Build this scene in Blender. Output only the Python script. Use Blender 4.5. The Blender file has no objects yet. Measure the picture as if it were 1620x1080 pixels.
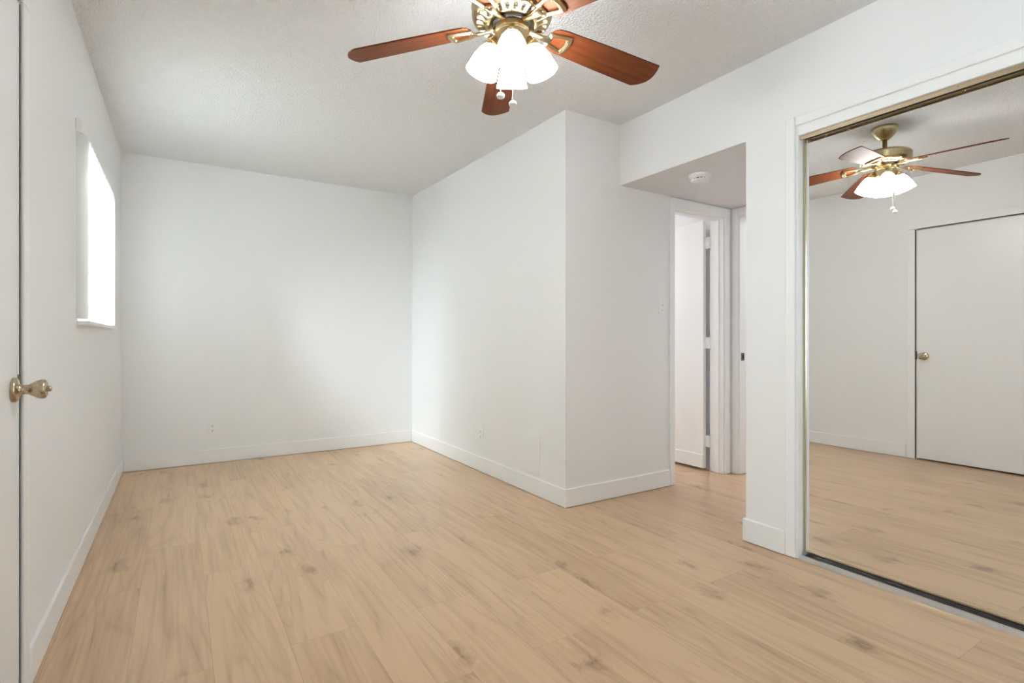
import bpy, bmesh, math, random
from mathutils import Vector, Matrix

C = bpy.context.scene
COL = C.collection
R = math.radians
PI = math.pi
random.seed(7)

# ------------------------------------------------------------------ camera
H = 2.422           # ceiling height (it rises a little toward the back wall)
EYE = 1.02
YAW = 32.2
cam_data = bpy.data.cameras.new('camera')
cam = bpy.data.objects.new('camera', cam_data)
COL.objects.link(cam)
cam.location = (0, 0, EYE)
cam.rotation_euler = (R(90), 0, R(-YAW))
cam_data.sensor_width = 36
cam_data.lens = 36 * 836 / 1620
cam_data.shift_y = -2 / 1620
cam_data.clip_start = 0.02
C.camera = cam

# ------------------------------------------------------------------ world, daylight, exposure
vs = C.view_settings
vs.view_transform = 'Standard'
vs.look = 'None'
vs.gamma = 1
vs.use_curve_mapping = False
vs.exposure = 0.10
C.cycles.max_bounces = 14
C.cycles.diffuse_bounces = 10
C.cycles.glossy_bounces = 6
C.cycles.transparent_max_bounces = 12
C.cycles.sample_clamp_indirect = 6
C.cycles.caustics_reflective = True

world = bpy.data.worlds.new('overcast_sky')
C.world = world
world.use_nodes = True
wb = world.node_tree.nodes['Background']
wb.inputs[0].default_value = (0.88, 0.95, 1.0, 1)
wb.inputs[1].default_value = 1.4


def area_light(name, loc, rot, sx, sy, power, color):
    ld = bpy.data.lights.new(name, 'AREA')
    ld.shape = 'RECTANGLE'
    ld.size, ld.size_y = sx, sy
    ld.energy = power
    ld.color = color
    o = bpy.data.objects.new(name, ld)
    o.location = loc
    o.rotation_euler = rot
    COL.objects.link(o)
    return o


# daylight entering the blind-covered side window and an added, unseen glass door beside and behind the photographer
area_light('daylight_side_window', (-1.55, 3.62, 2.15), (0, R(-90 + 32), 0), 1.0, 0.9, 1400, (0.83, 0.92, 1.0))
area_light('added_door_fill', (-0.95, -0.85, 1.35), (0, R(-90 - 22), R(-8)), 1.7, 1.7, 82, (0.80, 0.92, 1.0))
# unseen overhead fill lights added to brighten the neighbouring rooms
area_light('bathroom_fill', (2.9, 4.0, 2.25), (0, 0, 0), 0.7, 0.7, 18, (0.96, 0.98, 1.0))
area_light('second_room_fill', (4.35, 2.0, 2.25), (0, 0, 0), 0.6, 0.6, 6, (0.96, 0.98, 1.0))


# ------------------------------------------------------------------ materials
def new_mat(name):
    m = bpy.data.materials.new(name)
    m.use_nodes = True
    nt = m.node_tree
    return m, nt, nt.nodes['Principled BSDF']


def plain(name, col, rough=0.5, metal=0.0, spec=0.5, noise=0.0, scale=30.0):
    m, nt, b = new_mat(name)
    b.inputs['Base Color'].default_value = (*col, 1)
    b.inputs['Roughness'].default_value = rough
    b.inputs['Metallic'].default_value = metal
    b.inputs['Specular IOR Level'].default_value = spec
    if noise > 0:
        tc = nt.nodes.new('ShaderNodeTexCoord')
        n = nt.nodes.new('ShaderNodeTexNoise')
        n.inputs['Scale'].default_value = scale
        n.inputs['Detail'].default_value = 4
        nt.links.new(tc.outputs['Object'], n.inputs['Vector'])
        mp = nt.nodes.new('ShaderNodeMapRange')
        mp.inputs[3].default_value = max(rough - noise, 0.02)
        mp.inputs[4].default_value = rough + noise
        nt.links.new(n.outputs[0], mp.inputs[0])
        nt.links.new(mp.outputs[0], b.inputs['Roughness'])
    return m


def bumpy(name, col, rough, scale, strength, dist, spec=0.4, detail=3):
    m, nt, b = new_mat(name)
    b.inputs['Base Color'].default_value = (*col, 1)
    b.inputs['Roughness'].default_value = rough
    b.inputs['Specular IOR Level'].default_value = spec
    tc = nt.nodes.new('ShaderNodeTexCoord')
    n = nt.nodes.new('ShaderNodeTexNoise')
    n.inputs['Scale'].default_value = scale
    n.inputs['Detail'].default_value = detail
    bp = nt.nodes.new('ShaderNodeBump')
    bp.inputs['Strength'].default_value = strength
    bp.inputs['Distance'].default_value = dist
    nt.links.new(tc.outputs['Object'], n.inputs['Vector'])
    nt.links.new(n.outputs[0], bp.inputs['Height'])
    nt.links.new(bp.outputs[0], b.inputs['Normal'])
    return m


M_WALL = bumpy('painted_wall', (0.858, 0.862, 0.868), 0.45, 60, 0.06, 0.004, 0.35)
M_CEIL = bumpy('popcorn_ceiling', (0.885, 0.888, 0.895), 0.9, 100, 1.0, 0.015, 0.1, 4)
M_TRIM = plain('semigloss_trim', (0.88, 0.882, 0.885), 0.32, spec=0.4, noise=0.04, scale=12)
M_DOOR = bumpy('painted_door', (0.86, 0.862, 0.862), 0.30, 18, 0.03, 0.003, 0.45)
M_PLASTIC = plain('white_plastic', (0.87, 0.87, 0.87), 0.35, noise=0.05)
M_SLOT = plain('dark_slot', (0.02, 0.02, 0.02), 0.7)
M_GAP = plain('dark_gap', (0.05, 0.045, 0.04), 0.9)
M_MIRROR = plain('mirror_silver', (0.955, 0.958, 0.95), 0.0, 1.0)
M_BRASS = plain('antique_brass', (0.47, 0.37, 0.215), 0.28, 1.0, noise=0.015, scale=20)
M_BRASSTRIM = plain('gold_anodised_trim', (0.60, 0.51, 0.36), 0.26, 1.0, noise=0.04)
M_KNOB = plain('satin_brass_knob', (0.50, 0.40, 0.28), 0.27, 1.0, noise=0.05, scale=80)
M_CHROME = plain('aluminium_track', (0.75, 0.74, 0.73), 0.14, 1.0, noise=0.05)
M_DARKMETAL = plain('dark_metal', (0.055, 0.05, 0.045), 0.45, 0.6, noise=0.05)
M_STRIKE = plain('worn_bronze_strike', (0.16, 0.145, 0.12), 0.45, 0.9, noise=0.06)
M_FRAME = plain('white_aluminium_frame', (0.8, 0.8, 0.79), 0.4)


def glass_mat():
    m = bpy.data.materials.new('window_glass')
    m.use_nodes = True
    nt = m.node_tree
    nt.nodes.clear()
    o = nt.nodes.new('ShaderNodeOutputMaterial')
    mix = nt.nodes.new('ShaderNodeMixShader')
    fr = nt.nodes.new('ShaderNodeFresnel')
    fr.inputs[0].default_value = 1.45
    t = nt.nodes.new('ShaderNodeBsdfTransparent')
    t.inputs[0].default_value = (0.95, 0.97, 0.96, 1)
    g = nt.nodes.new('ShaderNodeBsdfGlossy')
    g.inputs['Roughness'].default_value = 0.0
    nt.links.new(fr.outputs[0], mix.inputs[0])
    nt.links.new(t.outputs[0], mix.inputs[1])
    nt.links.new(g.outputs[0], mix.inputs[2])
    nt.links.new(mix.outputs[0], o.inputs[0])
    return m


M_GLASS = glass_mat()


def vane_mat():
    m = bpy.data.materials.new('translucent_vinyl_vane')
    m.use_nodes = True
    nt = m.node_tree
    nt.nodes.clear()
    o = nt.nodes.new('ShaderNodeOutputMaterial')
    mix = nt.nodes.new('ShaderNodeMixShader')
    mix.inputs[0].default_value = 0.64
    d = nt.nodes.new('ShaderNodeBsdfDiffuse')
    d.inputs[0].default_value = (0.84, 0.835, 0.82, 1)
    t = nt.nodes.new('ShaderNodeBsdfTranslucent')
    t.inputs[0].default_value = (0.9, 0.9, 0.88, 1)
    nt.links.new(d.outputs[0], mix.inputs[1])
    nt.links.new(t.outputs[0], mix.inputs[2])
    nt.links.new(mix.outputs[0], o.inputs[0])
    return m


M_VANE = vane_mat()


def emit_mat(name, col, strength):
    m, nt, b = new_mat(name)
    b.inputs['Base Color'].default_value = (0.9, 0.88, 0.84, 1)
    b.inputs['Roughness'].default_value = 0.3
    b.inputs['Emission Color'].default_value = (*col, 1)
    b.inputs['Emission Strength'].default_value = strength
    return m


M_SHADE = emit_mat('lit_frosted_glass', (0.92, 0.965, 1.0), 39.0)
M_BULB = emit_mat('lit_bulb', (0.95, 0.97, 1.0), 60.0)


def floor_mat():
    m, nt, b = new_mat('oak_laminate_planks')
    L = nt.links.new
    N = nt.nodes.new

    def math_(op, a, c=None, clamp=False):
        n = N('ShaderNodeMath')
        n.operation = op
        n.use_clamp = clamp
        for i, v in ((0, a), (1, c)):
            if v is None:
                continue
            if isinstance(v, (int, float)):
                n.inputs[i].default_value = v
            else:
                L(v, n.inputs[i])
        return n.outputs[0]

    tc = N('ShaderNodeTexCoord')
    sep = N('ShaderNodeSeparateXYZ')
    L(tc.outputs['Object'], sep.inputs[0])
    x, y = sep.outputs[0], sep.outputs[1]
    comb = N('ShaderNodeCombineXYZ')
    L(math_('ADD', y, 0.55), comb.inputs[0])
    L(math_('ADD', x, 0.36), comb.inputs[1])

    def brick(c1, c2, mortar, msize):
        br = N('ShaderNodeTexBrick')
        br.offset = 0.37
        br.offset_frequency = 2
        br.squash = 1
        br.inputs['Scale'].default_value = 1
        br.inputs['Brick Width'].default_value = 1.22
        br.inputs['Row Height'].default_value = 0.225
        br.inputs['Mortar Size'].default_value = msize
        br.inputs['Mortar Smooth'].default_value = 0.3
        br.inputs['Bias'].default_value = 0
        br.inputs['Color1'].default_value = (*c1, 1)
        br.inputs['Color2'].default_value = (*c2, 1)
        br.inputs['Mortar'].default_value = (*mortar, 1)
        L(comb.outputs[0], br.inputs['Vector'])
        return br
    br = brick((0, 0, 0), (1, 1, 1), (0.5, 0.5, 0.5), 0.0011)
    rnd = N('ShaderNodeSeparateColor')
    L(br.outputs['Color'], rnd.inputs[0])
    rv = rnd.outputs[0]
    w = math_('MULTIPLY', rv, 37.0)

    def stretched(sx, sy, scale, detail, dist=0.0, rough=0.5):
        cb = N('ShaderNodeCombineXYZ')
        L(math_('MULTIPLY', x, sx), cb.inputs[0])
        L(math_('MULTIPLY', y, sy), cb.inputs[1])
        n = N('ShaderNodeTexNoise')
        n.noise_dimensions = '4D'
        n.inputs['Scale'].default_value = scale
        n.inputs['Detail'].default_value = detail
        n.inputs['Distortion'].default_value = dist
        n.inputs['Roughness'].default_value = rough
        L(cb.outputs[0], n.inputs['Vector'])
        L(w, n.inputs['W'])
        return n.outputs[0]
    warp = stretched(14, 9, 1.0, 3)
    warp2 = stretched(9, 7, 1.0, 3)
    # knots
    cbk = N('ShaderNodeCombineXYZ')
    L(math_('ADD', math_('MULTIPLY', x, 4.2), math_('ADD', math_('MULTIPLY', rv, 3.0), math_('MULTIPLY', warp, 0.55))), cbk.inputs[0])
    L(math_('ADD', math_('MULTIPLY', y, 2.6), math_('MULTIPLY', warp2, 0.9)), cbk.inputs[1])
    vo = N('ShaderNodeTexVoronoi')
    vo.voronoi_dimensions = '2D'
    vo.inputs['Scale'].default_value = 1.0
    vo.inputs['Randomness'].default_value = 1.0
    L(cbk.outputs[0], vo.inputs['Vector'])
    kd = vo.outputs['Distance']
    knot = math_('POWER', 2.718, math_('MULTIPLY', math_('MULTIPLY', kd, kd), -45.0))
    ksel = N('ShaderNodeSeparateColor')
    L(vo.outputs['Color'], ksel.inputs[0])
    keep = math_('GREATER_THAN', ksel.outputs[0], 0.62)
    knot = math_('MULTIPLY', knot, keep)
    # cathedral grain: contour lines of a stretched noise, swirling round the knots
    low = stretched(4.0, 0.34, 1.0, 1.5, 0.25)
    fld = math_('ADD', low, math_('MULTIPLY', knot, 0.11))
    ring = math_('PINGPONG', math_('MULTIPLY', fld, 21.0), 0.5)
    ring = math_('SUBTRACT', 1.0, math_('POWER', math_('SUBTRACT', 1.0, math_('MULTIPLY', ring, 2.0)), 4.0))
    fine = stretched(44, 2.2, 1.0, 5, 0.4, 0.6)
    mid = stretched(10, 1.1, 1.0, 4, 0.8, 0.55)
    v = math_('ADD', math_('MULTIPLY', ring, 0.145), math_('MULTIPLY', fine, 0.78))
    v = math_('ADD', math_('ADD', v, -0.185), math_('MULTIPLY', mid, 0.62))
    v = math_('ADD', v, math_('MULTIPLY', rv, 0.17))
    v = math_('SUBTRACT', v, math_('MULTIPLY', math_('POWER', knot, 1.2), 0.34))
    ramp = N('ShaderNodeValToRGB')
    L(v, ramp.inputs[0])
    e = ramp.color_ramp.elements
    e[0].position, e[0].color = 0.18, (0.185, 0.112, 0.062, 1)
    e[1].position, e[1].color = 0.82, (0.590, 0.405, 0.250, 1)
    e2 = ramp.color_ramp.elements.new(0.42)
    e2.color = (0.375, 0.240, 0.140, 1)
    e3 = ramp.color_ramp.elements.new(0.58)
    e3.color = (0.475, 0.314, 0.186, 1)
    seam = N('ShaderNodeMix')
    seam.data_type = 'RGBA'
    seam.inputs['B'].default_value = (0.25, 0.155, 0.085, 1)
    L(math_('MULTIPLY', br.outputs['Fac'], 0.40), seam.inputs['Factor'])
    L(ramp.outputs[0], seam.inputs['A'])
    L(seam.outputs['Result'], b.inputs['Base Color'])
    rr = N('ShaderNodeMapRange')
    rr.inputs[3].default_value = 0.24
    rr.inputs[4].default_value = 0.36
    L(fine, rr.inputs[0])
    L(rr.outputs[0], b.inputs['Roughness'])
    b.inputs['Specular IOR Level'].default_value = 0.5
    bp = N('ShaderNodeBump')
    bp.inputs['Strength'].default_value = 0.08
    bp.inputs['Distance'].default_value = 0.002
    L(math_('SUBTRACT', fine, br.outputs['Fac']), bp.inputs['Height'])
    L(bp.outputs[0], b.inputs['Normal'])
    return m


M_FLOOR = floor_mat()


def blade_mat():
    m, nt, b = new_mat('cherry_veneer')
    L = nt.links.new
    tc = nt.nodes.new('ShaderNodeTexCoord')
    mp = nt.nodes.new('ShaderNodeMapping')
    mp.inputs['Scale'].default_value = (4, 70, 20)
    n = nt.nodes.new('ShaderNodeTexNoise')
    n.inputs['Scale'].default_value = 1
    n.inputs['Detail'].default_value = 5
    n.inputs['Distortion'].default_value = 0.5
    ramp = nt.nodes.new('ShaderNodeValToRGB')
    e = ramp.color_ramp.elements
    e[0].position, e[0].color = 0.3, (0.085, 0.018, 0.005, 1)
    e[1].position, e[1].color = 0.75, (0.165, 0.040, 0.011, 1)
    L(tc.outputs['Object'], mp.inputs[0])
    L(mp.outputs[0], n.inputs['Vector'])
    L(n.outputs[0], ramp.inputs[0])
    L(ramp.outputs[0], b.inputs['Base Color'])
    b.inputs['Roughness'].default_value = 0.6
    b.inputs['Specular IOR Level'].default_value = 0.35
    b.inputs['Specular Tint'].default_value = (1.0, 0.82, 0.5, 1)  # warm lamp colour put into the blade reflections
    return m


M_BLADE = blade_mat()


# ------------------------------------------------------------------ mesh helpers
def box(bm, x0, x1, y0, y1, z0, z1, mi=0):
    vs_ = [bm.verts.new(p) for p in ((x0, y0, z0), (x1, y0, z0), (x1, y1, z0), (x0, y1, z0),
                                     (x0, y0, z1), (x1, y0, z1), (x1, y1, z1), (x0, y1, z1))]
    for f in ((3, 2, 1, 0), (4, 5, 6, 7), (0, 1, 5, 4), (1, 2, 6, 5), (2, 3, 7, 6), (3, 0, 4, 7)):
        fc = bm.faces.new([vs_[i] for i in f])
        fc.material_index = mi
    return vs_


def lathe(bm, prof, n=48, mat=None, mi=0, cap=True):
    """prof: list of (radius, z); revolved about Z, optional matrix applied."""
    rings = []
    for r, z in prof:
        if r < 1e-6:
            rings.append([bm.verts.new((0, 0, z))])
        else:
            rings.append([bm.verts.new((r * math.cos(2 * PI * i / n), r * math.sin(2 * PI * i / n), z)) for i in range(n)])
    faces = []
    for a, c in zip(rings[:-1], rings[1:]):
        row = []
        for i in range(n):
            j = (i + 1) % n
            if len(a) == 1 and len(c) == 1:
                continue
            if len(a) == 1:
                f = bm.faces.new((a[0], c[i], c[j]))
            elif len(c) == 1:
                f = bm.faces.new((a[i], a[j], c[0]))
            else:
                f = bm.faces.new((a[i], a[j], c[j], c[i]))
            f.material_index = mi
            f.smooth = True
            row.append(f)
        faces.append(row)
    if cap:
        for ring in (rings[0], rings[-1]):
            if len(ring) > 1:
                f = bm.faces.new(ring)
                f.material_index = mi
    if mat is not None:
        bmesh.ops.transform(bm, matrix=mat, verts=[v for r in rings for v in r])
    return faces


def prism(bm, pts, z0, z1, mi=0):
    lo = [bm.verts.new((p[0], p[1], z0)) for p in pts]
    hi = [bm.verts.new((p[0], p[1], z1)) for p in pts]
    bm.faces.new(lo[::-1]).material_index = mi
    bm.faces.new(hi).material_index = mi
    for i in range(len(pts)):
        j = (i + 1) % len(pts)
        bm.faces.new((lo[i], lo[j], hi[j], hi[i])).material_index = mi
    return lo + hi


def tube(bm, pts, r, n=10, closed=False, flat=1.0, mi=0):
    pts = [Vector(p) for p in pts]
    rings = []
    k = len(pts)
    for i, p in enumerate(pts):
        if closed:
            t = (pts[(i + 1) % k] - pts[i - 1]).normalized()
        else:
            t = (pts[min(i + 1, k - 1)] - pts[max(i - 1, 0)]).normalized()
        up = Vector((0, 0, 1)) if abs(t.z) < 0.9 else Vector((1, 0, 0))
        s = t.cross(up).normalized()
        u = s.cross(t).normalized()
        rr = r[i] if isinstance(r, (list, tuple)) else r
        rings.append([bm.verts.new(p + s * rr * math.cos(2 * PI * a / n) + u * rr * flat * math.sin(2 * PI * a / n)) for a in range(n)])
    segs = range(k) if closed else range(k - 1)
    for i in segs:
        a, c = rings[i], rings[(i + 1) % k]
        for q in range(n):
            f = bm.faces.new((a[q], a[(q + 1) % n], c[(q + 1) % n], c[q]))
            f.smooth = True
            f.material_index = mi
    if not closed:
        bm.faces.new(rings[0][::-1]).material_index = mi
        bm.faces.new(rings[-1]).material_index = mi


def bevel(bm, w, seg=2):
    bmesh.ops.bevel(bm, geom=list(bm.edges), offset=w, segments=seg, profile=0.5, affect='EDGES', clamp_overlap=True)


def obj(name, bm, mats, parent=None, loc=None):
    bmesh.ops.recalc_face_normals(bm, faces=list(bm.faces))
    me = bpy.data.meshes.new(name)
    bm.to_mesh(me)
    bm.free()
    for m in (mats if isinstance(mats, (list, tuple)) else [mats]):
        me.materials.append(m)
    o = bpy.data.objects.new(name, me)
    COL.objects.link(o)
    if parent is not None:
        o.parent = parent
    if loc is not None:
        o.location = loc
    return o


def struct(name, bm, mats, parent=None):
    o = obj(name, bm, mats, parent)
    if parent is None:
        o['kind'] = 'structure'
    return o


def thing(name, label, cat, loc=(0, 0, 0), rotz=0.0, group=None):
    o = bpy.data.objects.new(name, None)
    o.empty_display_size = 0.05
    COL.objects.link(o)
    o.location = loc
    o.rotation_euler = (0, 0, rotz)
    o['label'] = label
    o['category'] = cat
    if group:
        o['group'] = group
    return o


def BM():
    return bmesh.new()


def boxes(*bs, bev=0.0, seg=2):
    bm = BM()
    for b_ in bs:
        box(bm, *b_)
    if bev:
        bevel(bm, bev, seg)
    return bm


# ------------------------------------------------------------------ room constants
XL = -0.38      # left wall face
XA = 1.99       # right wall of the alcove
XR = 2.44       # right (closet) wall face
YB = 5.05       # back wall
YC = 2.55       # face of the projecting wall / hall side
YH = 1.64       # near end of hall opening
YREAR = -1.80
HT = 2.52       # wall tops, above the ceiling
ZS = 2.03       # hall soffit
XE = 3.605      # hall end wall
T = 0.12
WY0, WY1, WZ0, WZ1 = 3.03, 4.15, 1.10, 1.918      # side window opening
DY0, DY1, DZ = 1.225, 1.99, 1.965                 # left door opening
CY0, CY1, CZ = -0.45, 1.385, 2.020                # closet opening
BX0, BX1, BZ = 2.950, 3.523, 1.965                # bathroom door opening
EY0, EY1, EZ = 1.72, 2.488, 1.965
RY0, RY1, RZ = -1.65, -0.15, 2.05                 # added glass door in the left wall, unseen behind the camera                  # hall end door opening

# ------------------------------------------------------------------ shell
struct('floor', boxes((-0.9, 5.0, -2.2, 5.4, -0.06, 0.0)), M_FLOOR)

# ceiling of the room
cbm = BM()
cprof = [(YREAR - 0.06, H), (2.3, H), (2.9, H + 0.006), (3.6, H + 0.019), (4.3, H + 0.034), (YB + 0.06, H + 0.050)]
cpts = cprof + [(YB + 0.06, H + 0.15), (YREAR - 0.06, H + 0.15)]
ca = [cbm.verts.new((XL - 0.06, p[0], p[1])) for p in cpts]
cb = [cbm.verts.new((XR + 0.06, p[0], p[1])) for p in cpts]
cbm.faces.new(ca)
cbm.faces.new(cb[::-1])
for i in range(len(cpts)):
    j = (i + 1) % len(cpts)
    cbm.faces.new((ca[i], ca[j], cb[j], cb[i]))
struct('ceiling', cbm, M_CEIL)
# dropped hall ceiling
struct('ceiling_hall', boxes((XR + 0.002, XE + T, YH - T, YC + T, ZS, ZS + 0.006), (XR + T, XE + T, YH - T, YC + T, ZS + 0.006, ZS + 0.1)), [M_CEIL])

# left wall with a door opening and a window opening
struct('wall_left', boxes(
    (XL - T, XL, YREAR - T, RY0, 0, HT),
    (XL - T, XL, RY0, RY1, RZ, HT),
    (XL - T, XL, RY1, DY0, 0, HT),
    (XL - T, XL, DY0, DY1, DZ, HT),
    (XL - T, XL, DY1, WY0, 0, HT),
    (XL - T, XL, WY0, WY1, 0, WZ0),
    (XL - T, XL, WY0, WY1, WZ1, HT),
    (XL - T, XL, WY1, YB + T, 0, HT)), M_WALL)
struct('wall_back', boxes((XL, XA, YB, YB + T, 0, HT)), M_WALL)
struct('wall_alcove_right', boxes((XA, XA + T, YC + T, YB + T, 0, HT)), M_WALL)
# projecting wall with the bathroom door opening
struct('wall_hall_left', boxes(
    (XA, BX0, YC, YC + T, 0, HT),
    (BX0, BX1, YC, YC + T, BZ, HT),
    (BX1, XE + T, YC, YC + T, 0, HT)), M_WALL)
# right wall: header above the hall, pier, closet opening
struct('wall_right', boxes(
    (XR, XR + T, YH, YC, ZS + 0.006, HT),
    (XR, XR + 0.002, YH, YC, ZS, ZS + 0.006),
    (XR, XR + T, CY1, YH, 0, HT),
    (XR, XR + T, CY0, CY1, CZ, HT),
    (XR, XR + T, YREAR - T, CY0, 0, HT)), M_WALL)
struct('wall_hall_right', boxes((XR + T, XE, YH - T, YH, 0, ZS)), M_WALL)
struct('wall_hall_end', boxes(
    (XE, XE + T, YH - T, EY0, 0, ZS),
    (XE, XE + T, EY0, EY1, EZ, ZS),
    (XE, XE + T, EY1, YC, 0, ZS)), M_WALL)
struct('wall_rear', boxes((XL, XR, YREAR - T, YREAR, 0, HT)), M_WALL)
# closet lining, bathroom and the room behind the hall end
struct('wall_closet', boxes((3.15, 3.2, CY0 - 0.3, YH - T, 0, H), (XR + T, 3.15, CY0 - 0.35, CY0 - 0.3, 0, H),
                            (XR + T, 3.2, CY0 - 0.35, YH - T, H, H + 0.05)), M_WALL)
struct('wall_bathroom', boxes((XA + T, XE + 0.09, 4.9, 5.0, 0, 2.35), (XE - 0.03, XE + 0.09, YC + T, 4.9, 0, 2.35),
                              (XA + T, XE + 0.09, YC + T, 5.0, 2.35, 2.45)), M_WALL)
struct('wall_second_room', boxes((4.7, 4.8, YH - 0.5, YC + T, 0, 2.35), (XE + T, 4.7, YH - 0.6, YH - 0.5, 0, 2.35),
                                 (XE + T, 4.8, YH - 0.6, YC + T, 2.35, 2.45)), M_WALL)

struct('wall_light_block', boxes((XL - T - 0.3, XL - T - 0.25, DY0 - 0.1, DY1 + 0.1, 0, H), (XL - T - 0.25, XL - T, DY0 - 0.1, DY0 - 0.05, 0, H),  # unseen box added to keep sky light out of the door gap
                                 (XL - T - 0.25, XL - T, DY1 + 0.05, DY1 + 0.1, 0, H), (XL - T - 0.3, XL - T, DY0 - 0.1, DY1 + 0.1, H, H + 0.05)), M_WALL)

# ------------------------------------------------------------------ baseboards
BH, BT = 0.115, 0.013


def baseboard(name, segs):
    bm = BM()
    for (x0, x1, y0, y1) in segs:
        box(bm, x0, x1, y0, y1, 0.002, BH)
    bevel(bm, 0.004, 2)
    struct(name, bm, M_TRIM)


baseboard('baseboard_left', [(XL, XL + BT, 2.066, YB)])
baseboard('baseboard_left_near', [(XL, XL + BT, RY1 + 0.05, DY0 - 0.066)])
baseboard('baseboard_back', [(XL + BT, XA - BT, YB - BT, YB)])
baseboard('baseboard_alcove_right', [(XA - BT, XA, YC - BT, YB - BT)])
baseboard('baseboard_hall_left', [(XA, BX0 - 0.046, YC - BT, YC)])
baseboard('baseboard_right', [(XR - BT, XR, CY1 + 0.0455, YH), (XR - BT, XR + T, YH, YH + BT)])
baseboard('baseboard_hall_end', [(XE - BT, XE, EY1 + 0.047, YC - 0.014)])

# ------------------------------------------------------------------ casings (trim)


def trim(name, bs, bev=0.004, mat=None):
    struct(name, boxes(*bs, bev=bev), mat or M_TRIM)


# left door casing and jamb
trim('trim_1', [(XL, XL + 0.011, DY1 + 0.008, DY1 + 0.064, 0.002, DZ + 0.007),
                (XL, XL + 0.011, DY0 - 0.064, DY0 - 0.008, 0.002, DZ + 0.007),
                (XL, XL + 0.011, DY0 - 0.064, DY1 + 0.064, DZ + 0.008, DZ + 0.064)])
trim('trim_2', [(XL - T, XL, DY1 - 0.004, DY1 + 0.010, 0.002, DZ),
                (XL - T, XL, DY0 - 0.010, DY0 + 0.004, 0.002, DZ),
                (XL - T, XL, DY0, DY1, DZ - 0.004, DZ + 0.01)], 0.001)
# closet casing on the wall and the jamb inside the opening
trim('trim_3', [(XR - 0.013, XR, CY1 - 0.003, CY1 + 0.045, 0.002, CZ + 0.042),
                (XR - 0.013, XR, CY0 - 0.045, CY0 + 0.003, 0.002, CZ + 0.042),
                (XR - 0.013, XR, CY0 + 0.003, CY1 - 0.003, CZ - 0.003, CZ + 0.042)], 0.006)
trim('trim_4', [(XR + 0.001, XR + T, CY1 - 0.012, CY1 + 0.002, 0.002, CZ),
                (XR + 0.001, XR + T, CY0 - 0.002, CY0 + 0.012, 0.002, CZ),
                (XR + 0.001, XR + 0.020, CY0 + 0.012, CY1 - 0.012, 1.972, CZ + 0.002)], 0.001)
# bathroom door casing (hall side) + jamb + stop
trim('trim_5', [(BX0 - 0.044, BX0 + 0.004, YC - 0.014, YC, 0.002, ZS - 0.008),
                (BX1 - 0.004, BX1 + 0.050, YC - 0.014, YC, 0.002, ZS - 0.008),
                (BX0 + 0.004, BX1 - 0.004, YC - 0.014, YC, BZ - 0.004, ZS - 0.008)], 0.004)
trim('trim_6', [(BX0 - 0.002, BX0 + 0.014, YC, YC + T, 0.002, BZ),
                (BX1 - 0.014, BX1 + 0.002, YC, YC + T, 0.002, BZ),
                (BX0 + 0.014, BX1 - 0.014, YC, YC + T, BZ - 0.014, BZ + 0.002),
                (BX0 + 0.014, BX0 + 0.025, YC + 0.035, YC + 0.075, 0.002, BZ - 0.014),
                (BX1 - 0.025, BX1 - 0.014, YC + 0.035, YC + 0.075, 0.002, BZ - 0.014),
                (BX0 + 0.025, BX1 - 0.025, YC + 0.035, YC + 0.075, BZ - 0.025, BZ - 0.014)], 0.0015)
# hall end door casing and jamb
trim('trim_7', [(XE - 0.014, XE, EY1 - 0.004, EY1 + 0.046, 0.002, ZS - 0.008),
                (XE - 0.014, XE, EY0 - 0.056, EY0 + 0.004, 0.002, ZS - 0.008),
                (XE - 0.014, XE, EY0 + 0.004, EY1 - 0.004, EZ - 0.004, ZS - 0.008)], 0.004)
trim('trim_8', [(XE, XE + T, EY1 - 0.014, EY1 + 0.002, 0.002, EZ),
                (XE, XE + T, EY0 - 0.002, EY0 + 0.014, 0.002, EZ),
                (XE, XE + T, EY0 + 0.014, EY1 - 0.014, EZ - 0.014, EZ + 0.002)], 0.0015)

# ------------------------------------------------------------------ left door (closed) with knob
d1 = struct('door_1', boxes((XL - 0.045, XL - 0.002, DY0 + 0.006, DY1 - 0.0055, 0.012, DZ - 0.006), bev=0.002), M_DOOR)


def knob_bm():
    """door knob whose axis is +Z at the rose; turned to +X by the caller"""
    rot = Matrix.Rotation(R(90), 4, 'Y')
    bm = BM()
    lathe(bm, [(0.0, 0.0), (0.033, 0.0), (0.034, 0.003), (0.0325, 0.008), (0.028, 0.0115), (0.018, 0.0135),
               (0.0145, 0.016), (0.013, 0.022), (0.0125, 0.029), (0.0135, 0.033), (0.018, 0.040), (0.0235, 0.049),
               (0.0268, 0.058), (0.0268, 0.064), (0.0245, 0.069), (0.019, 0.0715), (0.012, 0.072), (0.0, 0.072)], 40, rot)
    return bm


kb = obj('door_knob', knob_bm(), M_KNOB, d1, (XL - 0.002, DY1 - 0.058, 0.885))
kb['label'] = 'satin brass door knob'
bmk = BM()
lathe(bmk, [(0.0, 0.0705), (0.0075, 0.0705), (0.0085, 0.076), (0.0075, 0.080), (0.004, 0.0815), (0, 0.0815)], 20, Matrix.Rotation(R(90), 4, 'Y'))
obj('lock_button', bmk, M_KNOB, kb)
obj('latch_plate', boxes((XL - 0.002, XL + 0.0015, DY1 - 0.006, DY1 + 0.007, 0.855, 0.925), bev=0.0006), M_STRIKE, d1)

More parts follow.
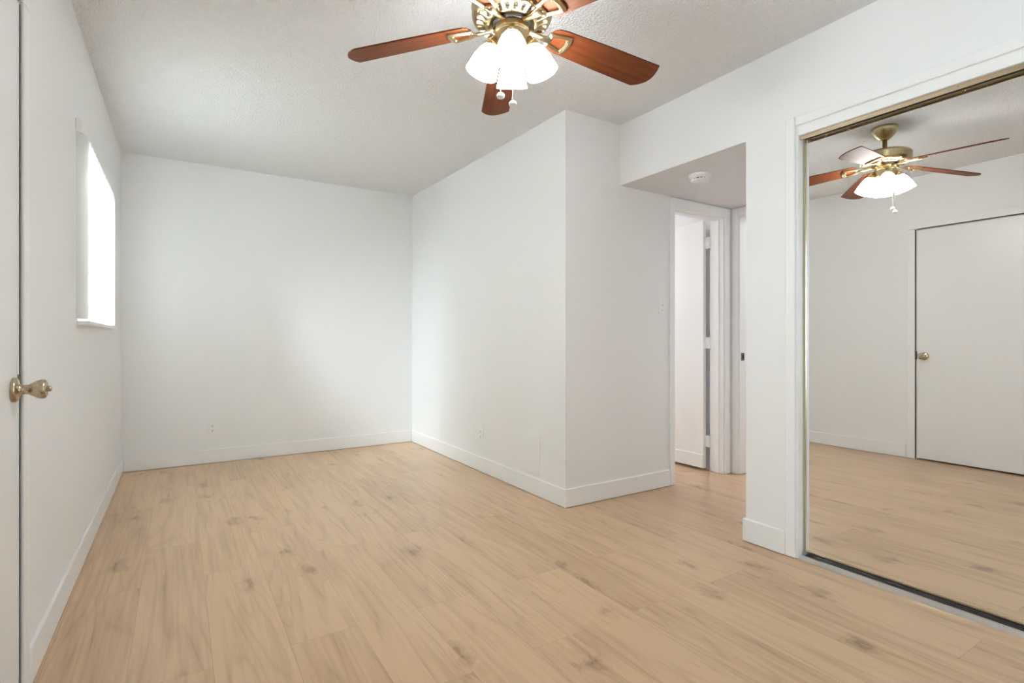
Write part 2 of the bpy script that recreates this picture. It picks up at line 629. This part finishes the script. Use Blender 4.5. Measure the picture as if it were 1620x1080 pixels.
# ------------------------------------------------------------------ bathroom door, standing open
d2 = struct('door_2', boxes((3.468, 3.501, YC + 0.150, YC + 0.150 + 0.565, 0.020, BZ - 0.010), bev=0.002), M_DOOR)
obj('bottom_strip', boxes((3.460, 3.468, YC + 0.153, YC + 0.150 + 0.562, 0.020, 0.125), bev=0.003), M_TRIM, d2)
for hz in (0.23, 1.0, 1.78):
    bm = boxes((3.490, 3.5115, YC + T - 0.004, YC + 0.151, hz - 0.044, hz + 0.044))
    lathe(bm, [(0.006, -0.046), (0.006, 0.046)], 14, Matrix.Translation((3.504, YC + 0.136, hz)))
    obj('hinge', bm, M_TRIM, d2)
# strike plate on the hall end jamb
sp = obj('strike_plate', boxes((XE + 0.012, XE + 0.052, EY1 - 0.0165, EY1 - 0.0135, 0.865, 0.923), bev=0.001), M_STRIKE)
sp['label'] = 'dark metal strike plate on the white jamb at the hall end'
sp['category'] = 'strike plate'
obj('strike_hole', boxes((XE + 0.024, XE + 0.042, EY1 - 0.0172, EY1 - 0.0162, 0.880, 0.908)), M_SLOT, sp)

# ------------------------------------------------------------------ side window
w1 = BM()
fx0, fx1 = XL - 0.095, XL - 0.055
for b_ in ((fx0, fx1, WY0, WY1, WZ0, WZ0 + 0.035), (fx0, fx1, WY0, WY1, WZ1 - 0.035, WZ1),
           (fx0, fx1, WY0, WY0 + 0.035, WZ0 + 0.035, WZ1 - 0.035), (fx0, fx1, WY1 - 0.035, WY1, WZ0 + 0.035, WZ1 - 0.035),
           (fx0, fx1 + 0.01, 3.54, 3.60, WZ0 + 0.035, WZ1 - 0.035)):
    box(w1, *b_)
bevel(w1, 0.003, 1)
win1 = struct('window_1', w1, M_FRAME)
obj('pane', boxes((XL - 0.078, XL - 0.073, WY0 + 0.03, WY1 - 0.03, WZ0 + 0.03, WZ1 - 0.03)), M_GLASS, win1)
obj('window_sill', boxes((XL - 0.055, XL + 0.045, WY0 - 0.06, WY1 + 0.06, WZ0 - 0.012, WZ0 + 0.006), bev=0.003), M_TRIM, win1)

# unseen glass door added to the left wall for daylight (beside and behind the photographer)
gx0, gx1 = XL - 0.085, XL - 0.045
w2 = BM()
for b_ in ((gx0, gx1, RY0, RY1, 0.0, 0.05), (gx0, gx1, RY0, RY1, RZ - 0.05, RZ), (gx0, gx1, RY0, RY0 + 0.05, 0.05, RZ - 0.05),
           (gx0, gx1, RY1 - 0.05, RY1, 0.05, RZ - 0.05), (gx0, gx1, (RY0 + RY1) / 2 - 0.03, (RY0 + RY1) / 2 + 0.03, 0.05, RZ - 0.05)):
    box(w2, *b_)
win2 = struct('added_glass_door', w2, M_FRAME)
obj('pane', boxes((XL - 0.068, XL - 0.063, RY0 + 0.04, RY1 - 0.04, 0.04, RZ - 0.04)), M_GLASS, win2)

# ------------------------------------------------------------------ vertical blind on the side window
blind = thing('vertical_blind', 'white vertical blind with glowing slats over the window in the left wall', 'blind', (XL + 0.0190, 2.94, 1.95))
BXC = 0.0
Y1B = 1.30
bm = boxes((-0.0185, 0.004, 0.0, Y1B, -0.016, 0.034), bev=0.003)
obj('head_rail', bm, M_PLASTIC, blind)
proto = None
SP, VW = 0.0812, 0.089
nv = 15
for i in range(nv):
    if proto is None:
        bm = BM()
        k = 8
        top, bot = -0.020, -0.836
        front, back = [], []
        for q in range(k + 1):
            u = (q / k - 0.5) * VW
            s = 0.006 * (1 - (2 * q / k - 1) ** 2)
            front.append((s, u))
            back.append((s - 0.0009, u))
        pts = front + back[::-1]
        prism(bm, pts, bot, top)
        lathe(bm, [(0.003, top), (0.003, top + 0.012)], 8)
        proto = obj('slat', bm, M_VANE, blind)
        o = proto
    else:
        o = proto.copy()
        COL.objects.link(o)
        o.parent = blind
    o.location = (BXC, 0.045 + i * SP, 0)
    o.rotation_euler = (0, 0, R(-23))

# ------------------------------------------------------------------ sliding mirror closet doors and their tracks


def mirror_door(name, label, y0, y1, x):
    """x: front (room side) face of the glass"""
    t = thing(name, label, 'mirror door', (x, (y0 + y1) / 2, 0.0), group='sliding mirror doors of the closet')
    hw = (y1 - y0) / 2
    z0, z1 = 0.030, 1.963
    obj('mirror', boxes((0.0, 0.005, -hw + 0.006, hw - 0.006, z0 + 0.006, z1 - 0.003)), M_MIRROR, t)
    bm = BM()
    for s in (-1, 1):
        ya, yb = sorted((s * hw, s * (hw - 0.009)))
        box(bm, -0.005, 0.018, ya, yb, z0, z1)
    bevel(bm, 0.0015, 2)
    obj('side_frame', bm, M_BRASSTRIM, t)
    obj('top_rail', boxes((-0.004, 0.018, -hw + 0.009, hw - 0.009, z1 - 0.004, z1), bev=0.001), M_DARKMETAL, t)
    obj('bottom_rail', boxes((-0.004, 0.018, -hw + 0.009, hw - 0.009, z0, z0 + 0.008), bev=0.001), M_BRASSTRIM, t)
    return t


mirror_door('sliding_mirror_door', 'large brass framed mirror closet door reflecting the ceiling fan, beside the white pier', 0.42, CY1 - 0.014, XR + 0.048)
mirror_door('sliding_mirror_door', 'second mirror closet door, on the back track, farther along the closet', -0.432, 0.47, XR + 0.080)

tt = thing('closet_top_track', 'gold metal track running above the mirror closet door', 'track', (XR + 0.012, (CY0 + CY1) / 2, 1.972))
L_ = (CY1 - CY0) / 2 - 0.0125
bm = boxes((0.0, 0.005, -L_, L_, -0.019, 0.0), (0.005, 0.105, -L_, L_, -0.006, 0.0))
bevel(bm, 0.0012, 2)
obj('track_rail', bm, M_BRASSTRIM, tt)
bt = thing('closet_bottom_track', 'silver floor track with dark groove under the mirror closet door', 'track', (XR + 0.006, (CY0 + CY1) / 2, 0.0))
bm = BM()
prof = [(-0.006, 0.0008), (0.010, 0.014), (0.0155, 0.017), (0.0165, 0.017), (0.0165, 0.005), (0.062, 0.005), (0.062, 0.017),
        (0.066, 0.017), (0.066, 0.005), (0.100, 0.005), (0.100, 0.0008)]
a_ = [bm.verts.new((p[0], -L_, p[1])) for p in prof]
c_ = [bm.verts.new((p[0], L_, p[1])) for p in prof]
bm.faces.new(a_)
bm.faces.new(c_[::-1])
for i in range(len(prof)):
    j = (i + 1) % len(prof)
    bm.faces.new((a_[i], a_[j], c_[j], c_[i]))
obj('track_rail', bm, M_CHROME, bt)
obj('groove_strip', boxes((0.017, 0.0615, -L_, L_, 0.0052, 0.0062)), M_DARKMETAL, bt)

# ------------------------------------------------------------------ ceiling fan
FX, FY = 1.033, 1.641
fan = thing('ceiling_fan', 'brass ceiling fan with five cherry wood blades and four lit glass shades', 'ceiling fan', (FX, FY, H))


def Z(z):
    return z - H


bm = BM()
lathe(bm, [(0.0, Z(2.4215)), (0.074, Z(2.4215)), (0.077, Z(2.415)), (0.075, Z(2.405)), (0.069, Z(2.391)), (0.056, Z(2.371)),
           (0.040, Z(2.354)), (0.031, Z(2.347)), (0.024, Z(2.341)), (0.0, Z(2.341))], 56)
obj('canopy', bm, M_BRASS, fan)
bm = BM()
lathe(bm, [(0.0135, Z(2.35)), (0.0135, Z(2.285)), (0.021, Z(2.280)), (0.024, Z(2.268)), (0.024, Z(2.262))], 32)
obj('downrod', bm, M_BRASS, fan)
bm = BM()
N_ = 120
pr = [(0.0, Z(2.268)), (0.045, Z(2.267)), (0.090, Z(2.262)), (0.128, Z(2.254)), (0.141, Z(2.247)), (0.1475, Z(2.240)),
      (0.1490, Z(2.234)), (0.1470, Z(2.230)), (0.1470, Z(2.204)), (0.1440, Z(2.195)), (0.136, Z(2.184)),
      (0.128, Z(2.179)), (0.099, Z(2.173)), (0.090, Z(2.172)), (0.082, Z(2.172)), (0.080, Z(2.180)), (0.0, Z(2.180))]
fc = lathe(bm, pr, N_)
ven = fc[11]
groups = [[ven[i], ven[i + 1], ven[i + 2]] for i in range(0, N_, 5)]
for g in groups:
    ext = bmesh.ops.extrude_face_region(bm, geom=g)
    vv = [e for e in ext['geom'] if isinstance(e, bmesh.types.BMVert)]
    for v in vv:
        c = Vector((v.co.x, v.co.y, 0))
        v.co.z += 0.012
    for f in ext['geom']:
        if isinstance(f, bmesh.types.BMFace):
            f.material_index = 1
    bmesh.ops.delete(bm, geom=g, context='FACES')
obj('motor_housing', bm, [M_BRASS, M_DARKMETAL], fan)
bm = BM()
lathe(bm, [(0.0, Z(2.182)), (0.070, Z(2.182)), (0.070, Z(2.171)), (0.060, Z(2.168)), (0.0, Z(2.168))], 56)
obj('flywheel', bm, M_DARKMETAL, fan)
bm = BM()
lathe(bm, [(0.0, Z(2.169)), (0.060, Z(2.169)), (0.062, Z(2.164)), (0.062, Z(2.152)), (0.064, Z(2.149)), (0.064, Z(2.144)), (0.060, Z(2.141)), (0.058, Z(2.138)), (0.057, Z(2.100)),
           (0.052, Z(2.088)), (0.043, Z(2.078)), (0.034, Z(2.066)), (0.030, Z(2.048)), (0.022, Z(2.036)), (0.010, Z(2.028)), (0.006, Z(2.018)), (0.0, Z(2.016))], 56)
obj('switch_housing', bm, M_BRASS, fan)

# blades
BZL = Z(2.168)


def blade_outline():
    pts = []
    w0, w1 = 0.056, 0.070
    r0, rcw, rccw = 0.150, 0.636, 0.598
    # root: rounded
    for a in range(0, 9):                   # from CW side round to CCW side
        t = a / 8
        ang = PI * t
        x_ = r0 + 0.055 * (1 - math.sin(ang) ** 0.7)
        pts.append((x_, -w0 * math.cos(ang)))
    n = 12
    # CCW edge to tip
    pts.append((0.40, w0 + 0.6 * (w1 - w0)))
    p0 = Vector((rccw, w1))
    p1 = Vector((rcw, -w1 * 0.95))
    pts.append((rccw - 0.004, w1))
    for i in range(1, n):
        t = i / n
        p = p0.lerp(p1, t)
        nrm = Vector((1, 0.35)).normalized()
        p = p + nrm * 0.030 * math.sin(PI * t)
        pts.append((p.x, p.y))
    pts.append((rcw - 0.002, -w1 * 0.95 - 0.003))
    pts.append((0.40, -(w0 + 0.6 * (w1 - w0))))
    return pts


# pitched, and drooping a little toward the tip
PITCH = Matrix.Translation((0.15, 0, 0)) @ Matrix.Rotation(R(5.6), 4, 'Y') @ Matrix.Rotation(R(-13), 4, 'X') @ Matrix.Translation((-0.15, 0, 0))
bm = BM()
vv = prism(bm, blade_outline(), -0.003, 0.003)
bevel(bm, 0.0012, 1)
bmesh.ops.transform(bm, matrix=PITCH, verts=list(bm.verts))
blade0 = obj('blade', bm, M_BLADE, fan, (0, 0, BZL))
# blade iron: arm from the flywheel to a trapezoid ring under the blade
bm = BM()
zi = -0.009
tube(bm, [(0.050, 0, -0.006), (0.085, 0, -0.012), (0.115, 0, zi - 0.006), (0.158, 0, zi - 0.002)], [0.013, 0.0105, 0.011, 0.017], 12, flat=0.5)
outer, inner = [], []
for (xo, yo), (xi, yi) in (((0.148, -0.029), (0.165, -0.0165)), ((0.192, -0.037), (0.190, -0.0225)), ((0.233, -0.045), (0.213, -0.0275)),
                           ((0.241, -0.024), (0.2185, -0.014)), ((0.243, 0.0), (0.220, 0.0)), ((0.241, 0.024), (0.2185, 0.014)),
                           ((0.233, 0.045), (0.213, 0.0275)), ((0.192, 0.037), (0.190, 0.0225)), ((0.148, 0.029), (0.165, 0.0165))):
    outer.append((xo, yo))
    inner.append((xi, yi))
m_ = len(outer)
V = {}
for nm, pts, z0_, z1_ in (('o', outer, zi - 0.002, zi + 0.006), ('i', inner, zi - 0.002, zi + 0.006)):
    V[nm + '0'] = [bm.verts.new((p[0], p[1], z0_)) for p in pts]
    V[nm + '1'] = [bm.verts.new((p[0], p[1], z1_)) for p in pts]
mid = [((o_[0] + i_[0]) / 2, (o_[1] + i_[1]) / 2) for o_, i_ in zip(outer, inner)]
V['m'] = [bm.verts.new((p[0], p[1], zi - 0.0075)) for p in mid]
for q in range(m_):
    w_ = (q + 1) % m_
    for a1, a2 in (('o0', 'o1'), ('o1', 'i1'), ('i1', 'i0'), ('i0', 'm'), ('m', 'o0')):
        bm.faces.new((V[a1][q], V[a1][w_], V[a2][w_], V[a2][q]))
for sx_, sy_ in ((0.160, 0.0), (0.222, 0.022), (0.222, -0.022)):
    lathe(bm, [(0.0, zi - 0.008), (0.004, zi - 0.007), (0.0055, zi - 0.003), (0.0055, 0.0)], 12, Matrix.Translation((sx_, sy_, 0)))
bmesh.ops.transform(bm, matrix=PITCH, verts=list(bm.verts))
iron0 = obj('blade_iron', bm, M_BRASS, fan, (0, 0, BZL))
BASE_AZ = 90 - YAW + 7.5
for i in range(5):
    az = R(BASE_AZ + 72 * i)
    for src in (blade0, iron0):
        o = src if i == 0 else src.copy()
        if i:
            COL.objects.link(o)
            o.parent = fan
        o.rotation_euler = (0, 0, az)

# light kit: four bell shades
TILT = R(21)
NECK_R, NECK_Z = 0.072, Z(2.103)
prof_out = [(0.0215, 0.0), (0.0235, 0.006), (0.031, 0.016), (0.039, 0.030), (0.0455, 0.048), (0.051, 0.068), (0.0545, 0.086), (0.057, 0.100), (0.0585, 0.108), (0.0595, 0.112)]
prof_in = [(r - 0.0028, t) for r, t in prof_out]


def down(p):
    return [(r, -t) for r, t in p]


bm = BM()
lathe(bm, down(prof_out + prof_in[::-1]) + [down(prof_out)[0]], 48, Matrix.Rotation(TILT, 4, 'Y').inverted(), cap=False)
shade0 = obj('lamp_shade', bm, M_SHADE, fan)
bm = BM()
lathe(bm, down([(0.0, 0.004), (0.011, 0.006), (0.013, 0.028), (0.020, 0.050), (0.0235, 0.066), (0.021, 0.082), (0.012, 0.092), (0.0, 0.094)]), 24, Matrix.Rotation(TILT, 4, 'Y').inverted())
bulb0 = obj('bulb', bm, M_BULB, shade0)
bm = BM()
lathe(bm, down([(0.0, -0.030), (0.010, -0.029), (0.014, -0.020), (0.020, -0.012), (0.026, -0.004), (0.0275, 0.006), (0.0265, 0.012), (0.0, 0.010)]), 32, Matrix.Rotation(TILT, 4, 'Y').inverted())
tube(bm, [(-0.045, 0, 0.012), (-0.022, 0, 0.030), (-0.008, 0, 0.026)], 0.010, 12)
fit0 = obj('shade_holder', bm, M_BRASS, fan)
SH_AZ = 270 - YAW
for i in range(4):
    az = R(SH_AZ + 90 * i)
    loc = (NECK_R * math.cos(az), NECK_R * math.sin(az), NECK_Z)
    for src in (shade0, fit0):
        o = src if i == 0 else src.copy()
        if i:
            COL.objects.link(o)
            o.parent = fan
        o.location = loc
        o.rotation_euler = (0, 0, az)
        if i and src is shade0:
            b2 = bulb0.copy()
            COL.objects.link(b2)
            b2.parent = o

# pull chains
fs, fcs = math.sin(R(YAW)), math.cos(R(YAW))


def rel(dd, rr):
    return (dd * fs + rr * fcs, dd * fcs - rr * fs)


for (dd, rr, zb) in ((-0.050, -0.040, 1.893), (-0.055, 0.003, 1.862)):
    x_, y_ = rel(dd, rr)
    bm = BM()
    z_ = Z(2.100)
    tube(bm, [(x_, y_, z_), (x_, y_, Z(zb + 0.012))], 0.0010, 6)
    zz = z_ - 0.004
    while zz > Z(zb + 0.014):
        bmesh.ops.create_icosphere(bm, subdivisions=1, radius=0.0017, matrix=Matrix.Translation((x_, y_, zz)))
        zz -= 0.0055
    ch = obj('pull_chain', bm, M_BRASSTRIM, fan)
    bm = BM()
    lathe(bm, [(0.0, 0.012), (0.003, 0.012), (0.0045, 0.0105), (0.0095, 0.0085), (0.0135, 0.004), (0.0145, -0.001), (0.0130, -0.006), (0.008, -0.0095), (0.0, -0.0105)], 24)
    k_ = obj('pull_knob', bm, M_PLASTIC, ch, (x_, y_, Z(zb)))

# ------------------------------------------------------------------ smoke detector on the hall ceiling
sd = thing('smoke_detector', 'round white smoke detector on the dropped hall ceiling', 'smoke detector', (2.684, 2.115, ZS))
bm = BM()
lathe(bm, [(0.0, -0.0005), (0.064, -0.0005), (0.066, -0.004), (0.066, -0.010), (0.0635, -0.013), (0.060, -0.028), (0.0, -0.028)], 56)
obj('mounting_base', bm, M_PLASTIC, sd)
bm = BM()
lathe(bm, [(0.0, -0.0335), (0.050, -0.0335), (0.054, -0.036), (0.052, -0.041), (0.044, -0.045), (0.0, -0.047)], 56)
obj('cover', bm, M_PLASTIC, sd)
bm = BM()
lathe(bm, [(0.0, -0.028), (0.046, -0.028), (0.046, -0.0335), (0.0, -0.0335)], 40)
obj('vent_ring', bm, M_SLOT, sd)
bm = BM()
for i in range(14):
    a = 2 * PI * i / 14 + 0.2
    vs_ = box(bm, 0.044, 0.056, -0.0045, 0.0045, -0.0345, -0.027)
    bmesh.ops.transform(bm, matrix=Matrix.Rotation(a, 4, 'Z'), verts=vs_)
obj('vent_ribs', bm, M_PLASTIC, sd)


# ------------------------------------------------------------------ switch, outlets, panels
def rot_to(nx, ny):
    """angle turning local -Y (front) to the wall normal"""
    return math.atan2(ny, nx) + PI / 2


sw = thing('light_switch', 'white toggle light switch on the wall beside the hall doorway', 'light switch', (2.835, YC, 1.258))
obj('switch_plate', boxes((-0.035, 0.035, -0.006, 0.0, -0.0575, 0.0575), bev=0.0025), M_PLASTIC, sw)
bm = boxes((-0.005, 0.005, -0.0065, -0.004, -0.012, 0.012))
box(bm, -0.0042, 0.0042, -0.017, -0.005, 0.001, 0.009)
obj('toggle', bm, M_PLASTIC, sw)
for s in (-1, 1):
    bm = BM()
    lathe(bm, [(0.0, 0.0), (0.0035, 0.0), (0.003, 0.001), (0.0, 0.0013)], 14, Matrix.Translation((0, -0.006, s * 0.030)) @ Matrix.Rotation(R(90), 4, 'X'))
    obj('screw', bm, M_CHROME, sw)


def outlet(name, label, loc, rz):
    t = thing(name, label, 'outlet', loc, rz, group='white duplex outlets low on the alcove walls')
    obj('cover_plate', boxes((-0.035, 0.035, -0.006, 0.0, -0.0575, 0.0575), bev=0.0025), M_PLASTIC, t)
    for s in (-1, 1):
        pts = []
        for i in range(24):
            a = 2 * PI * i / 24
            pts.append((0.0165 * math.cos(a), max(-0.0125, min(0.0125, 0.0165 * math.sin(a)))))
        bm = BM()
        vv = prism(bm, pts, 0.0, 0.0025)
        bmesh.ops.transform(bm, matrix=Matrix.Translation((0, -0.0055, s * 0.0195)) @ Matrix.Rotation(R(90), 4, 'X'), verts=vv)
        so = obj('socket', bm, M_PLASTIC, t)
        zc = s * 0.0195
        bm = boxes((-0.0072, -0.0052, -0.0088, -0.0078, zc - 0.002, zc + 0.007), (0.0052, 0.0072, -0.0088, -0.0078, zc - 0.001, zc + 0.006))
        lathe(bm, [(0.0, 0.0), (0.0028, 0.0), (0.0028, 0.001), (0.0, 0.001)], 12, Matrix.Translation((0, -0.0078, zc - 0.0065)) @ Matrix.Rotation(R(90), 4, 'X'))
        obj('socket_slots', bm, M_SLOT, so)
    bm = BM()
    lathe(bm, [(0.0, 0.0), (0.003, 0.0), (0.0025, 0.001), (0.0, 0.0012)], 14, Matrix.Translation((0, -0.006, 0)) @ Matrix.Rotation(R(90), 4, 'X'))
    obj('screw', bm, M_PLASTIC, t)
    return t


outlet('wall_outlet', 'white duplex outlet low on the back wall, toward the left corner', (0.234, YB, 0.289), 0)
outlet('wall_outlet', 'white duplex outlet low on the bright wall beside the flush access panel', (XA, 3.605, 0.288), rot_to(-1, 0))


def panel(name, label, y0, y1, z0, z1, th):
    t = thing(name, label, 'access panel', (XA, (y0 + y1) / 2, z0), rot_to(-1, 0))
    hw = (y1 - y0) / 2
    obj('panel_plate', boxes((-hw, hw, -th, 0.0, 0.0, z1 - z0), bev=min(0.0015, th * 0.4)), M_WALL, t)
    for sx_ in (-1, 1):
        bm = BM()
        lathe(bm, [(0.0, 0.0), (0.004, 0.0), (0.0035, 0.0008), (0.0, 0.001)], 14, Matrix.Translation((sx_ * (hw - 0.012), -th, (z1 - z0) / 2)) @ Matrix.Rotation(R(90), 4, 'X'))
        obj('screw', bm, M_WALL, t)


panel('access_panel', 'white painted access panel just above the baseboard near the projecting corner', 2.815, 3.04, 0.135, 0.390, 0.006)
panel('access_panel', 'faint painted-over cover panel low on the bright wall near the back corner', 4.38, 4.69, 0.135, 0.425, 0.003)
